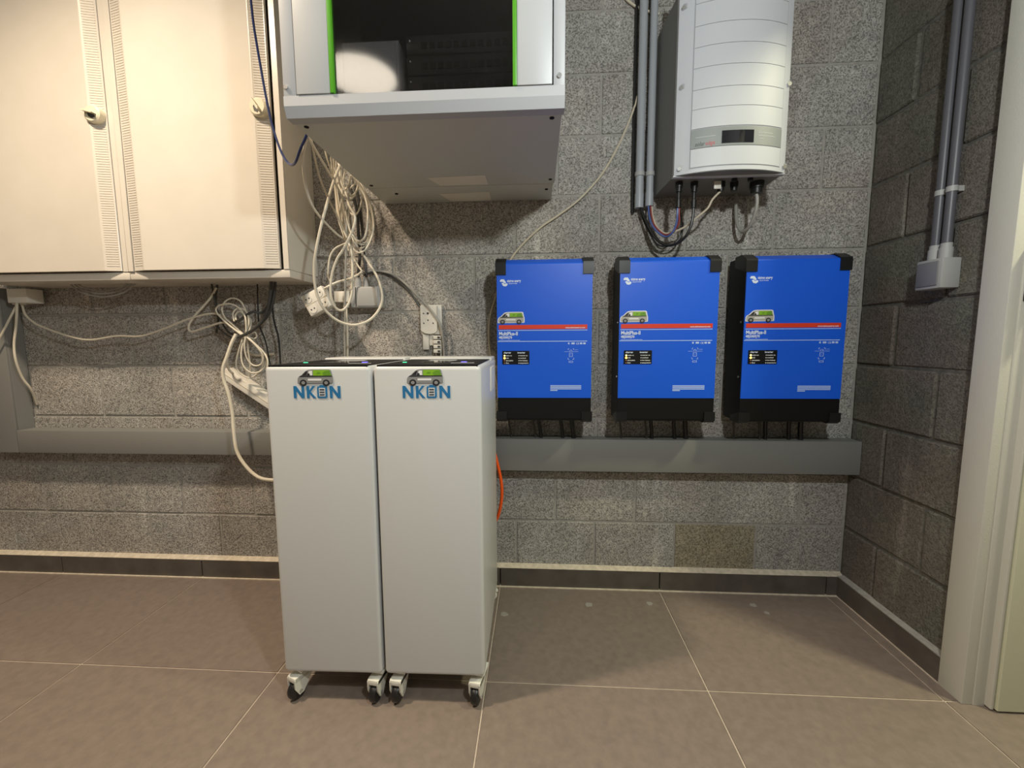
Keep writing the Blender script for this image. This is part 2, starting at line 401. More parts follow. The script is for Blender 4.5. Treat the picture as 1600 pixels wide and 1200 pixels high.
# ------------------------------------------------------------------ cream wall cabinets
def wall_cabinet(x0, x1, label, lever):
    ZB, ZT, FY = 1.162, 2.25, -0.18
    t = thing('wall_cabinet', ((x0 + x1) / 2, FY / 2, ZB), label, 'cabinet', 'cream wall cabinets')
    c = B()
    box(c, x0 + 0.001, x0 + 0.02, FY, -0.002, ZB + 0.0265, ZT, 0.002, 1); box(c, x1 - 0.02, x1 - 0.001, FY, -0.002, ZB + 0.0265, ZT, 0.002, 1)
    box(c, x0 + 0.02, x1 - 0.02, -0.02, -0.002, ZB + 0.0265, ZT); box(c, x0 + 0.02, x1 - 0.02, FY + 0.004, -0.02, ZT - 0.02, ZT)
    obj('body', c, 'cream_side', t)
    obj('base_rail', box(B(), x0 + 0.0006, x1 - 0.0006, FY - 0.004, -0.002, ZB, ZB + 0.026, 0.003), 'cream', t)
    fr = B()
    box(fr, x0 + 0.001, x0 + 0.0205, FY - 0.009, FY, ZB + 0.0265, ZT, 0.001, 1); box(fr, x1 - 0.0205, x1 - 0.001, FY - 0.006, FY, ZB + 0.0265, ZT, 0.001, 1)
    obj('front_frame', fr, 'cream', t)
    gap = 0.0105 if x1 > -2.2 else 0.002
    obj('rebate_shade', box(B(), x1 - 0.036, x1 - 0.02, FY + 0.006, FY + 0.012, ZB + 0.027, ZT - 0.02), 'gap_shade', t)  # dark strip set behind the door gap, its shade painted as colour
    # door: flat field, either edge rolling back in a finely ribbed strip
    a, e = x0 + 0.0225, x1 - 0.0205 - gap
    y = FY - 0.004; zb, zt = ZB + 0.029, ZT - 0.005
    SW = 0.050
    strip = [(0.0, -0.0160), (0.05, -0.0166), (0.10, -0.0158), (0.18, -0.0135), (0.35, -0.0112), (0.65, -0.0075), (0.90, -0.0045), (0.965, -0.0045), (1.0, -0.0025)]
    front = [(e - SW + q * SW, y + yy) for q, yy in strip]
    left = [(a + e - x, yy) for x, yy in front][::-1]
    prof = left + front + [(e, y + 0.004), (a, y + 0.004)]
    d = obj('door', prism(B(), prof, zb, zt, 'Z'), 'cream', t)
    for side in (0, 1):
        rib = B(); n = int((zt - zb - 0.03) / 0.0078)
        pr_ = front[3:7] if side else left[2:6]
        op = [(x, yy - 0.0010) for x, yy in pr_] + [(x, yy + 0.0008) for x, yy in pr_[::-1]]
        for k in range(n):
            z = zb + 0.015 + k * 0.0078
            prism(rib, op, z, z + 0.0040, 'Z')
        r = obj('ribbed_strip', rib, 'cream', d, smooth=False); r['kind'] = 'stuff'
    kx, kz, ky = e - 0.028, 1.683, y - 0.012
    k = obj('knob', cyl(cyl(B(), (kx, ky + 0.008, kz), (kx, ky - 0.012, kz), 0.0275, 32), (kx, ky - 0.012, kz), (kx, ky - 0.016, kz), 0.0275, 32, 0.023), 'knob', d)
    th = lever
    R = Matrix.Rotation(th, 3, 'Y')
    def P(px, pz): v = R @ Vector((px, 0, pz)); return (kx + v.x, kz + v.z)
    lv = B(); prism(lv, [P(-0.021, 0.006), P(0.012, 0.004), P(0.019, -0.002), P(0.012, -0.0035), P(-0.021, 0.002)], ky - 0.030, ky - 0.0155)
    obj('knob_lever', lv, 'knob', d)
    rc = B(); prism(rc, [P(-0.012, 0.001), P(0.012, -0.0045), P(0.015, -0.010), P(0.004, -0.016), P(-0.008, -0.010)], ky - 0.0167, ky - 0.0155)
    obj('knob_recess', rc, 'cable_dark', d)
    return t
wall_cabinet(-2.508, -1.946, 'cream wall cabinet nearest the network rack, blue cable hanging across its door', 0.9)
wall_cabinet(-3.07, -2.508, 'cream wall cabinet cut by the left edge, above the small white junction box', 0.1)

# ------------------------------------------------------------------ network rack
RX0, RX1, RY, RZ, RT = -1.690, -1.072, -0.600, 1.446, 2.09
rk = thing('network_rack', ((RX0 + RX1) / 2, RY / 2, RZ), 'grey wall-mounted network rack with dark glass door and green edge strips', 'rack')
sh = B(); box(sh, RX0 + 0.004, RX0 + 0.010, RY + 0.03, -0.155, RZ + 0.004, RT, 0.0005, 1); box(sh, RX1 - 0.010, RX1 - 0.004, RY + 0.03, -0.155, RZ + 0.004, RT, 0.0005, 1)
box(sh, RX0 + 0.004, RX1 - 0.004, RY + 0.03, -0.155, RT - 0.004, RT)
obj('side_shell', sh, 'rack_grey', rk)
obj('bottom_panel', box(B(), RX0 + 0.004, RX1 - 0.004, RY + 0.012, -0.1595, RZ, RZ + 0.0045, 0.0008, 1), 'rack_under_lit', rk)
obj('inner_back', box(B(), RX0 + 0.011, RX1 - 0.011, -0.175, -0.165, RZ + 0.005, RT - 0.005), 'rack_dark', rk)
inn = B(); box(inn, RX0 + 0.011, RX0 + 0.013, RY + 0.035, -0.176, RZ + 0.005, RT - 0.005); box(inn, RX1 - 0.013, RX1 - 0.011, RY + 0.035, -0.176, RZ + 0.005, RT - 0.005)
box(inn, RX0 + 0.013, RX1 - 0.013, RY + 0.035, -0.176, RZ + 0.005, RZ + 0.007)
obj('inner_lining', inn, 'rack_dark', rk)
obj('rear_section', box(B(), RX0 + 0.006, RX1 - 0.008, -0.1555, -0.003, RZ + 0.0005, RT, 0.0015), 'rack_under_lit', rk)
obj('seam_shade', box(B(), RX0 + 0.008, RX1 - 0.01, -0.1594, -0.1556, RZ + 0.002, RZ + 0.004), 'gap_shade', rk)  # dark strip added in the panel seam to paint its shade
for (x, y) in ((-1.665, -0.555), (-1.098, -0.555), (-1.66, -0.185), (-1.09, -0.195), (-1.605, -0.105), (-1.10, -0.11)):
    obj('panel_screw', cyl(B(), (x, y, RZ - 0.0015), (x, y, RZ + 0.001), 0.0055, 12), 'rack_dark', rk)
obj('paper_label', prism(B(), [(-1.466, -0.235), (-1.288, -0.243), (-1.286, -0.168), (-1.440, -0.168)], RZ - 0.0009, RZ - 0.0002, 'Z'), 'label_paper', rk)
obj('paper_label', prism(B(), [(-1.462, -0.092), (-1.290, -0.098), (-1.293, -0.016), (-1.437, -0.016)], RZ - 0.0004, RZ + 0.0004, 'Z'), 'label_paper', rk)
# front frame
obj('bottom_rail', prism(B(), [(RY, RZ + 0.043), (RY, RZ + 0.022), (RY + 0.008, RZ), (RY + 0.034, RZ), (RY + 0.034, RZ + 0.043)], RX0, RX1, 'X'), 'rack_grey', rk, smooth=False)
obj('top_rail', box(B(), RX0, RX1, RY, RY + 0.034, RT - 0.04, RT, 0.002), 'rack_grey', rk)
for x0, x1 in ((RX0, RX0 + 0.029), (RX1 - 0.0245, RX1)):
    st = obj('front_stile', box(B(), x0, x1, RY + 0.001, RY + 0.034, RZ + 0.043, RT - 0.04, 0.0015), 'rack_grey', rk)
    sx = x0 + 0.008 if x0 < -1.4 else x1 - 0.012
    obj('screw', cyl(B(), (sx, RY + 0.002, 1.507), (sx, RY - 0.003, 1.507), 0.0048, 12), 'steel', st)
dz0, dz1 = RZ + 0.0445, RT - 0.042
dr = obj('door', box(B(), -1.6585, -1.099, RY - 0.002, RY + 0.02, dz1 - 0.03, dz1, 0.0015), 'rack_door', rk)
for x0, x1 in ((-1.6585, -1.582), (-1.1735, -1.099)):
    obj('door_panel', box(B(), x0, x1, RY - 0.002, RY + 0.02, dz0, dz1 - 0.0302, 0.0015), 'rack_door', dr)
for x0, x1 in ((-1.5818, -1.5728), (-1.1827, -1.1738)):
    obj('green_strip', box(B(), x0, x1, RY - 0.0035, RY + 0.012, dz0, dz1, 0.001), 'rack_green', dr)
obj('glass_pane', box(B(), -1.5726, -1.1829, RY + 0.004, RY + 0.008, dz0, dz1), 'smoked_glass', dr)
# mounting rails and equipment inside
for x in (-1.625, -1.137):
    obj('mounting_rail', box(B(), x - 0.018, x + 0.018, RY + 0.075, RY + 0.08, RZ + 0.01, RT - 0.01), 'rack_dark', rk)
dev = thing('rack_device', (-1.50, -0.42, RZ + 0.0072), 'light grey metal device standing behind the rack glass', 'device')
obj('housing', box(B(), -1.588, -1.452, -0.52, -0.36, RZ + 0.0075, 1.645, 0.002), 'device_grey', dev)
obj('face_plate', box(B(), -1.584, -1.458, -0.5235, -0.52, RZ + 0.012, 1.638, 0.001), 'device_grey', dev)
for i in range(4):
    z = RZ + 0.035 + 0.0445 * i
    pp = thing('patch_panel', (-1.31, RY + 0.1, z), ['lowest', 'second lowest', 'third lowest', 'highest visible'][i] + ' of the black patch panels inside the rack', 'patch panel', 'patch panels in the rack')
    obj('panel_body', box(B(), -1.435, -1.157, RY + 0.085, RY + 0.14, z, z + 0.042, 0.002), 'cap_black', pp)
    pr = B()
    for k in range(12): box(pr, -1.400 + k * 0.019, -1.387 + k * 0.019, RY + 0.083, RY + 0.086, z + 0.012, z + 0.026)
    obj('port_row', pr, 'rack_dark', pp)
    obj('status_light', cyl(B(), (-1.427, RY + 0.086, z + 0.03), (-1.427, RY + 0.083, z + 0.03), 0.0016, 8), 'led_white', pp)

# ------------------------------------------------------------------ battery cabinets on casters
FYB = -0.57; BWD = 0.262; BDP = 0.43; BZ0, BZ1 = 0.085, 0.892
def build_battery():
    """local frame: origin on the floor under the middle of the front edge, +y into the room depth"""
    t = thing('battery_cabinet', (0, 0, 0))
    b = B(); box(b, -BWD / 2, BWD / 2, 0, BDP, BZ0, BZ1, 0.012, 5)
    obj('body', b, 'battery_white', t, local=True)
    p = B(); box(p, -BWD / 2 + 0.009, BWD / 2 - 0.008, 0.0045, 0.30, BZ1 - 0.006, BZ1 + 0.0016, 0.0006, 1)
    tp = obj('top_panel', p, 'panel_black', t, local=True)
    obj('rear_rim', box(B(), -BWD / 2 + 0.002, BWD / 2 - 0.002, 0.303, BDP - 0.001, BZ1 - 0.006, BZ1 + 0.007, 0.004, 3), 'battery_white', t, local=True)
    obj('display', box(B(), -0.045, 0.035, 0.10, 0.24, BZ1 + 0.0012, BZ1 + 0.0021), 'screen_dark', tp, local=True)
    obj('green_light', cyl(B(), (-0.085, 0.11, BZ1), (-0.085, 0.11, BZ1 + 0.003), 0.006, 14), 'led_green', tp, local=True)
    obj('blue_light', cyl(B(), (0.072, 0.12, BZ1), (0.072, 0.12, BZ1 + 0.003), 0.008, 14), 'led_blue', tp, local=True)
    tl = B(); box(tl, 0.045, 0.105, 0.075, 0.08, BZ1 + 0.0012, BZ1 + 0.0021); obj('panel_print', tl, 'led_white', tp, local=True)
    # carry handle plate on the right flank
    h = B(); box(h, BWD / 2 - 0.001, BWD / 2 + 0.0025, 0.24, 0.35, 0.80, 0.872, 0.001, 1)
    obj('handle_plate', h, 'caster_white', t, local=True)
    # logo: N K battery N
    y0, y1 = -0.0012, 0.0004
    zb, H = 0.8135, 0.0295; s = 0.0062
    def letter_n(x, w_):
        return [(x, zb), (x, zb + H), (x + s * 1.05, zb + H), (x + w_ - s, zb + s * 1.7), (x + w_ - s, zb + H), (x + w_, zb + H), (x + w_, zb), (x + w_ - s * 1.05, zb), (x + s, zb + H - s * 1.7), (x + s, zb)]
    X = -0.059
    obj('logo_letter', prism(B(), letter_n(X, 0.026), y0, y1), 'logo_blue', t, smooth=False, local=True)
    k = B(); xk = X + 0.0325
    prism(k, [(xk, zb), (xk, zb + H), (xk + s, zb + H), (xk + s, zb + H * .60), (xk + 0.0145, zb + H), (xk + 0.0215, zb + H), (xk + 0.0095, zb + H * .53), (xk + 0.0225, zb), (xk + 0.0155, zb), (xk + s, zb + H * .42), (xk + s, zb)], y0, y1)
    obj('logo_letter', k, 'logo_blue', t, smooth=False, local=True)
    xo, wo = X + 0.0585, 0.0245
    ic = B(); prism(ic, [(xo + .002, zb), (xo, zb + .002), (xo, zb + H - .003), (xo + .002, zb + H - .001), (xo + wo * .28, zb + H - .001), (xo + wo * .28, zb + H + .0025), (xo + wo * .72, zb + H + .0025), (xo + wo * .72, zb + H - .001), (xo + wo - .002, zb + H - .001), (xo + wo, zb + H - .003), (xo + wo, zb + .002), (xo + wo - .002, zb)], y0, y1)
    li = obj('logo_battery_icon', ic, 'logo_blue', t, smooth=False, local=True)
    wi = B(); prism(wi, [(xo + .0045, zb + .0042), (xo + wo - .0045, zb + .0042), (xo + wo - .0045, zb + H - .0045), (xo + .0045, zb + H - .0045)], y0 - .0004, y1)
    obj('icon_window', wi, 'battery_white', li, smooth=False, local=True)
    for q in range(3):
        zz = zb + .0068 + q * .0062
        obj('icon_bar', box(B(), xo + .0065, xo + wo - .0065, y0 - .0008, y1, zz, zz + .0029), 'logo_dark', li, local=True)
    obj('logo_letter', prism(B(), letter_n(X + 0.0895, 0.026), y0, y1), 'logo_blue', t, smooth=False, local=True)
    van(t, -0.0475, 0.8458, 0.087, 0.0375, -0.0012, False)
    for i, (x, y, a) in enumerate(((-0.100, 0.036, -0.42), (0.110, 0.036, -0.16), (-0.105, 0.395, 0.2), (0.108, 0.395, -1.2))):
        caster(t, x, y, a)
    return t
def van(parent, x, z, w_, h_, y, outline):
    """flat sticker of a delivery van seen from the side, nose to the left"""
    def q(pts): return [(x + a * w_, z + c * h_) for a, c in pts]
    sil = [(0.0, .12), (0.01, .42), (.05, .56), (.11, .62), (.24, .90), (.30, .97), (.42, 1.0), (.90, 1.0), (.95, .96), (.985, .60), (1.0, .50), (1.0, .14), (.97, .10), (.03, .08)]
    if outline:
        cxs, czs = 0.5, 0.5
        big = [((a - cxs) * 1.07 + cxs, (c - czs) * 1.14 + czs) for a, c in sil]
        st = obj('van_sticker', prism(B(), q(big), y, y + 0.0015), 'sticker_white', parent, smooth=False, local=True)
        body = 'van_light'
    else:
        st = None
    bod = obj('van_body' if outline else 'van_sticker', prism(B(), q(sil), y - 0.0004, y + 0.0015), 'van_light' if outline else 'van_grey', st or parent, smooth=False, local=True)
    sub = st or bod
    yy = y - 0.0008
    def flat(name, pts, m_, dy=0.0): obj(name, prism(B(), q(pts), yy - dy, yy + 0.0006), m_, sub, smooth=False, local=True)
    flat('lower_side', [(.03, .10), (.03, .34), (.97, .34), (.97, .12)], 'van_light' if outline else 'van_grey')
    flat('belt_line', [(.06, .52), (.98, .54), (.98, .60), (.10, .60)], 'van_dark')
    flat('windscreen', [(.13, .62), (.25, .88), (.30, .90), (.26, .62)], 'van_dark')
    flat('cab_window', [(.29, .62), (.34, .90), (.43, .92), (.43, .62)], 'sticker_white')
    flat('cab_window', [(.28, .62), (.31, .78), (.36, .72), (.36, .62)], 'van_dark', 0.0003)
    flat('green_panel', [(.455, .60), (.455, .96), (.92, .96), (.965, .60)], 'van_green')
    flat('green_patch', [(.75, .62), (.72, .78), (.80, .90), (.92, .93), (.955, .62)], 'van_green_dark', 0.0003)
    flat('green_mark', [(.55, .72), (.58, .84), (.66, .84), (.66, .72)], 'van_green_dark', 0.0003)
    flat('side_print', [(.30, .28), (.30, .40), (.68, .40), (.68, .28)], 'sticker_white', 0.0003)
    for cx_ in (.165, .815):
        flat('van_wheel', ell(cx_, .14, .098, .21, 18), 'van_dark', 0.0005)
        flat('wheel_hub', ell(cx_, .14, .052, .11, 14), 'van_grey', 0.0008)
def caster(t, x, y, a):
    """swivel caster: plate, stem, forked white housing, black wheel"""
    wr = 0.0255; off = 0.021
    c = B(); box(c, -0.022, 0.022, -0.022, 0.022, 0.0775, 0.0852, 0.001, 1)
    cyl(c, (0, 0, 0.066), (0, 0, 0.078), 0.014, 16)
    # fork: top bridge plus two cheeks reaching down to the axle (wheel trails towards -y)
    for s in (-1, 1):
        xs_ = s * 0.0135
        prism(c, [(0.020, 0.068), (0.020, 0.060), (-off + 0.010, 0.018), (-off - 0.004, 0.017), (-off - 0.016, 0.040), (-off - 0.016, 0.064), (-off - 0.012, 0.068)], xs_ - 0.002, xs_ + 0.002, 'X')
    box(c, -0.0155, 0.0155, -off - 0.016, 0.020, 0.0535, 0.069, 0.003, 2)
    co = obj('caster', c, 'caster_white', t, local=True)
    wb_ = B()
    prof = [(-0.0095, wr * 0.80), (-0.0085, wr * 0.93), (-0.005, wr * 0.99), (0, wr), (0.005, wr * 0.99), (0.0085, wr * 0.93), (0.0095, wr * 0.80)]
    n = 24; rings = []
    for px, r_ in prof: rings.append([wb_.verts.new((px, -off + r_ * math.cos(2 * math.pi * k / n), wr + r_ * math.sin(2 * math.pi * k / n))) for k in range(n)])
    for A, D in zip(rings, rings[1:]):
        for k in range(n): wb_.faces.new((A[k], A[(k + 1) % n], D[(k + 1) % n], D[k]))
    wb_.faces.new(rings[0]); wb_.faces.new(rings[-1][::-1])
    wo = obj('wheel', wb_, 'rubber', co, local=True)
    obj('axle', cyl(B(), (-0.0165, -off, wr), (0.0165, -off, wr), 0.005, 12), 'hub_grey', co, local=True)
    co.location = (x, y, 0); co.rotation_euler = (0, 0, a)
bat = build_battery()
bat.location = (-1.6635, -0.572, 0); bat.rotation_euler = (0, 0, math.radians(1.2))
tag(bat, 'tall white battery cabinet on casters, the left one, below the cable tangle', 'battery', 'white battery cabinets')
bat2 = copy_tree(bat)
bat2.location = (-1.3955, -0.566, 0); bat2.rotation_euler = (0, 0, math.radians(1.0))
for ch_, a_ in zip([c_ for c_ in bat2.children if c_.name.startswith('caster')], (-0.14, -0.20)): ch_.rotation_euler = (0, 0, a_)
bat2['label'] = 'tall white battery cabinet on casters, the right one, next to the blue inverters'

# ------------------------------------------------------------------ blue inverter/chargers
def build_inverter():
    """local frame: origin on the wall plane under the middle; front faces -y"""
    W, D = 0.314, 0.148; z0, zs, z1 = 0.0, 0.080, 0.522     # bottom, blue/black seam, front top edge (chamfer above)
    t = thing('inverter_charger', (0, 0, 0))
    b = B(); prism(b, [(-0.024, z0 + 0.002), (-0.024, z1 + 0.018), (-D + 0.030, z1 + 0.018), (-D + 0.003, z1), (-D + 0.003, z0 + 0.006), (-D + 0.012, z0 + 0.001)], -W / 2 + 0.001, W / 2 - 0.001, 'X')
    obj('housing', b, 'inverter_black', t, smooth=False, local=True)
    obj('wall_bracket', box(B(), -0.075, 0.075, -0.0242, -0.001, 0.40, 0.47), 'inverter_black', t, local=True)
    f = B(); prism(f, [(-D + 0.034, z1 + 0.0205), (-D + 0.002, z1 + 0.004), (-D, z1), (-D, zs), (-D + 0.004, zs), (-D + 0.004, z1 - 0.002), (-D + 0.034, z1 + 0.0185)], -W / 2, W / 2, 'X')
    fc = obj('front_cover', f, 'inverter_blue', t, smooth=False, local=True)
    obj('bottom_cover', box(B(), -W / 2, W / 2, -D + 0.001, -D + 0.01, z0 + 0.008, zs - 0.0015, 0.001, 1), 'inverter_black', t, local=True)
    cw = 0.031
    for s in (-1, 1):
        a0, a1 = (-W / 2 - 0.004, -W / 2 + cw) if s < 0 else (W / 2 - cw, W / 2 + 0.004)
        c = B(); prism(c, [(-D + 0.075, z1 + 0.024), (-D + 0.030, z1 + 0.024), (-D - 0.003, z1 + 0.006), (-D - 0.004, z1), (-D - 0.004, z1 - 0.034), (-D + 0.004, z1 - 0.034), (-D + 0.075, z1 - 0.010)], a0, a1, 'X')
        obj('corner_cap', c, 'cap_black', t, smooth=False, local=True)
        c = B(); prism(c, [(-D + 0.06, z0 - 0.003), (-D + 0.010, z0 - 0.003), (-D - 0.0035, z0 + 0.006), (-D - 0.0035, z0 + 0.034), (-D + 0.004, z0 + 0.034), (-D + 0.06, z0 + 0.015)], a0, a1, 'X')
        obj('corner_cap', c, 'cap_black', t, smooth=False, local=True)
        for zz in (0.15, 0.33):
            obj('side_screw', cyl(B(), (s * W / 2, -D + 0.02, zz), (s * (W / 2 + 0.0025), -D + 0.02, zz), 0.004, 10), 'steel', t, local=True)
    # print on the front (x from the left edge, z from the bottom)
    y = -D - 0.0006; xl = -W / 2
    def flat(name, x0, x1, za, zb_, m_, par=fc): return obj(name, box(B(), xl + x0, xl + x1, y, y + 0.001, za, zb_), m_, par, smooth=False, local=True)
    def txt(name, s, size, x, z, m_, par=fc, align='LEFT', sx=1.0, shear=0.0):
        return obj(name, text_bm(s, size, xl + x, y - 0.0002, z, align, shear, sx, 0.0, size * 0.03), m_, par, smooth=False, local=True)
    flat('red_stripe', 0.006, 0.299, 0.3105, 0.3245, 'print_red')
    txt('stripe_print', 'www.victronenergy.com', 0.0065, 0.292, 0.3125, 'print_white', align='RIGHT')
    flat('white_line', 0.004, 0.299, 0.3055, 0.3075, 'print_pale')
    flat('white_line', 0.002, 0.299, 0.2690, 0.2712, 'print_pale')
    # emblem and name
    e = B()
    prism(e, [(xl + .010, .468), (xl + .014, .474), (xl + .024, .474), (xl + .030, .466), (xl + .031, .461), (xl + .024, .462), (xl + .020, .466), (xl + .013, .466)], y, y + 0.001)
    prism(e, [(xl + .016, .461), (xl + .021, .463), (xl + .026, .459), (xl + .036, .461), (xl + .036, .455), (xl + .030, .451), (xl + .022, .452)], y, y + 0.001)
    obj('emblem', e, 'print_white', fc, smooth=False, local=True)
    txt('maker_name', 'victron energy', 0.0125, 0.034, 0.4645, 'print_white', sx=0.62, shear=0.15)
    txt('maker_line', 'BLUE POWER', 0.0052, 0.040, 0.4580, 'print_pale', sx=0.9)
    txt('model_name', 'MultiPlus-II', 0.0165, 0.006, 0.2905, 'print_white', sx=0.86)
    txt('model_size', '48|5000|70', 0.0115, 0.006, 0.2795, 'print_white', sx=0.85)
    flat('small_print', 0.006, 0.076, 0.2728, 0.2742, 'print_pale')
    # approval marks row
    txt('approval_marks', 'CE', 0.0085, 0.262, 0.2590, 'print_pale')
    for i, (a, c) in enumerate(((.236, .241), (.247, .258), (.275, .283), (.286, .294))):
        flat('mark', a, c, 0.2595, 0.2655, 'print_pale')
    # wiring diagram
    flat('diagram_line', 0.224, 0.270, 0.2345, 0.2353, 'print_pale')
    dg_ = B()
    for (a, c, za, zb_) in ((.236, .240, .2445, .2457), (.236, .2372, .240, .2457), (.252, .256, .2445, .2457), (.2548, .256, .240, .2457), (.242, .250, .240, .2410), (.242, .2432, .236, .241), (.2488, .250, .236, .241), (.258, .270, .2405, .2413),
                          (.240, .2412, .218, .231), (.2508, .252, .218, .231), (.240, .252, .2300, .231), (.240, .252, .218, .219), (.236, .2372, .209, .215), (.255, .2562, .209, .215), (.236, .241, .209, .2102), (.251, .2562, .209, .2102), (.244, .248, .222, .2225), (.244, .248, .226, .2265),
                          (.239, .253, .203, .2042), (.239, .2402, .1985, .203), (.2518, .253, .1985, .203), (.239, .253, .1985, .1995)):
        box(dg_, xl + a, xl + c, y, y + 0.001, za, zb_)
    obj('wiring_diagram', dg_, 'print_pale', fc, smooth=False, local=True)
    # paragraph
    for i, (a, c) in enumerate(((.178, .281), (.178, .281), (.178, .281), (.178, .202))):
        flat('paragraph_line', a, c, 0.1195 - i * 0.0052, 0.1228 - i * 0.0052, 'print_pale')
    # status panel
    sp = obj('status_panel', box(B(), xl + 0.017, xl + 0.108, -D - 0.0022, -D + 0.001, 0.1935, 0.2385, 0.001, 1), 'inverter_black', t, local=True)
    y = -D - 0.0024
    txt('panel_heading', 'charger', 0.0080, 0.022, 0.2300, 'print_white', sp); txt('panel_heading', 'inverter', 0.0080, 0.068, 0.2300, 'print_white', sp)
    for i, (l_, r_) in enumerate((('mains on', 'inverter on'), ('bulk', 'overload'), ('absorption', 'low battery'), ('float', 'temperature'))):
        z = 0.2225 - i * 0.0083
        txt('panel_word', l_, 0.0056, 0.029, z - 0.0015, 'led_white', sp); txt('panel_word', r_, 0.0056, 0.076, z - 0.0015, 'led_white', sp)
        lm = ('led_yellow', 'led_amber', 'led_orange', 'led_orange')[i]; rr = (0.0026, 0.0034, 0.0016, 0.0016)[i]
        obj('status_light', cyl(B(), (xl + 0.0245, y + 0.001, z), (xl + 0.0245, y - 0.0008, z), rr, 10), lm, sp, local=True)
        obj('status_light', cyl(B(), (xl + 0.0725, y + 0.001, z), (xl + 0.0725, y - 0.0008, z), 0.0016, 10), 'led_white', sp, local=True)
    van(t, 0.005 + xl, 0.3300, 0.084, 0.035, -D - 0.0012, True)
    return t
inv = build_inverter()
inv.location = (-1.1070, -0.001, 0.677)
tag(inv, 'blue inverter next to the right battery cabinet, leftmost of three', 'inverter', 'blue wall inverters')
for x, z, l in ((-0.7045, 0.677, 'blue inverter in the middle of three, below the hanging solar wires'), (-0.3065, 0.676, 'blue inverter nearest the corner, rightmost of three')):
    c = copy_tree(inv); c.location = (x, -0.001, z); c['label'] = l
# cables between inverters and trunking
for i, x in enumerate((-1.1070, -0.7045, -0.3065)):
    who = ('leftmost', 'middle', 'rightmost')[i]
    for j, (dx, r_, m_) in enumerate(((-0.125, 0.0035, 'cable_dark'), (-0.035, 0.0035, 'cable_dark'), (-0.015, 0.0065, 'cable_black'), (0.065, 0.0065, 'cable_black'), (0.105, 0.0085, 'cable_black'))):
        b = B(); tube(b, [(x + dx, -0.05, 0.70), (x + dx - 0.002, -0.045, 0.66), (x + dx + 0.004, -0.036, 0.62), (x + dx + 0.007, -0.034, 0.588)], r_, 8)
        tag(obj('inverter_cable', b, m_), 'dark cable dropping from the %s blue inverter into the trunking, number %s from its left' % (who, ('one', 'two', 'three', 'four', 'five')[j]), 'cable', 'cables under the blue inverters')

# ------------------------------------------------------------------ solar inverter
SX0, SX1, SZ, ST = -0.717, -0.394, 1.443, 1.99
sv = thing('solar_inverter', ((SX0 + SX1) / 2, -0.1, SZ), 'white solar inverter with curved slatted front and small dark display', 'inverter')
obj('back_housing', prism(B(), [(SX0 - 0.008, -0.002), (SX1 + 0.006, -0.002), (SX1 + 0.002, -0.19), (SX0 + 0.001, -0.19)], SZ + 0.001, ST - 0.03, 'Z'), 'solar_side', sv, smooth=False)
def bulge(x):   # front surface of the curved cover
    s = (x - (SX0 + SX1) / 2) / ((SX1 - SX0) / 2)
    return -0.200 - 0.040 * (1 - abs(s) ** 2.2)
n = 28; xsx = [SX0 + (SX1 - SX0) * i / n for i in range(n + 1)]
obj('front_cover', prism(B(), [(x, bulge(x)) for x in xsx] + [(SX1, -0.185), (SX0, -0.185)], SZ, ST, 'Z'), 'solar_white', sv)
obj('cover_lip', box(B(), SX0 - 0.002, SX1 + 0.002, -0.2, -0.184, SZ - 0.004, SZ + 0.002, 0.001, 1), 'solar_white', sv)
obj('underside', prism(B(), [(x, bulge(x) + 0.003) for x in xsx] + [(SX1, -0.198), (SX0, -0.198)], SZ - 0.0015, SZ + 0.0005, 'Z'), 'solar_side', sv)
def slab(x0, x1, z0, z1, proud, m_, name, par):
    k = 14; xx = [x0 + (x1 - x0) * i / k for i in range(k + 1)]
    return obj(name, prism(B(), [(x, bulge(x) - proud) for x in xx] + [(x, bulge(x) + 0.001) for x in xx[::-1]], z0, z1, 'Z'), m_, par)
GX0, GX1 = -0.677, -0.417
fcov = slab(GX0 - 0.002, GX1 + 0.002, SZ + 0.012, ST - 0.004, 0.0006, 'solar_groove', 'slat_backing', sv)
zsl = [SZ + 0.013, 1.5085, 1.5635, 1.6175, 1.671, 1.730, 1.786, 1.843, 1.903, 1.96]
for i, (a, c) in enumerate(zip(zsl, zsl[1:])):
    if i == 1: continue
    slab(GX0, GX1, a + 0.0008, c - 0.0008, 0.0022, 'solar_white', 'cover_slat', sv)
ds = slab(GX0 - 0.001, GX1 + 0.001, zsl[1] + 0.001, zsl[2] - 0.003, 0.0026, 'solar_strip', 'display_strip', sv)
slab(-0.597, -0.507, 1.5155, 1.5500, 0.0036, 'screen_dark', 'display', ds)
def curved_text(name, s, size, x, z, m_, sx=1.0):
    bm = text_bm(s, size, 0, 0, z, 'LEFT', 0.1, sx)
    for v in bm.verts: v.co.x += x; v.co.y = bulge(v.co.x) - 0.0031
    obj(name, bm, m_, ds, smooth=False)
curved_text('brand_print', 'solar', 0.017, -0.667, 1.5145, 'cable_dark', 0.75)
curved_text('brand_print', 'edge', 0.017, -0.640, 1.5145, 'solar_red', 0.78)
slab(-0.666, -0.614, 1.5375, 1.5395, 0.0029, 'solar_text', 'small_print', ds)
for i, (a, c) in enumerate(((-.494, -.447), (-.494, -.440), (-.488, -.477))):
    slab(a, c, 1.5425 - i * 0.0085, 1.5445 - i * 0.0085, 0.0029, 'solar_text', 'small_print', ds)
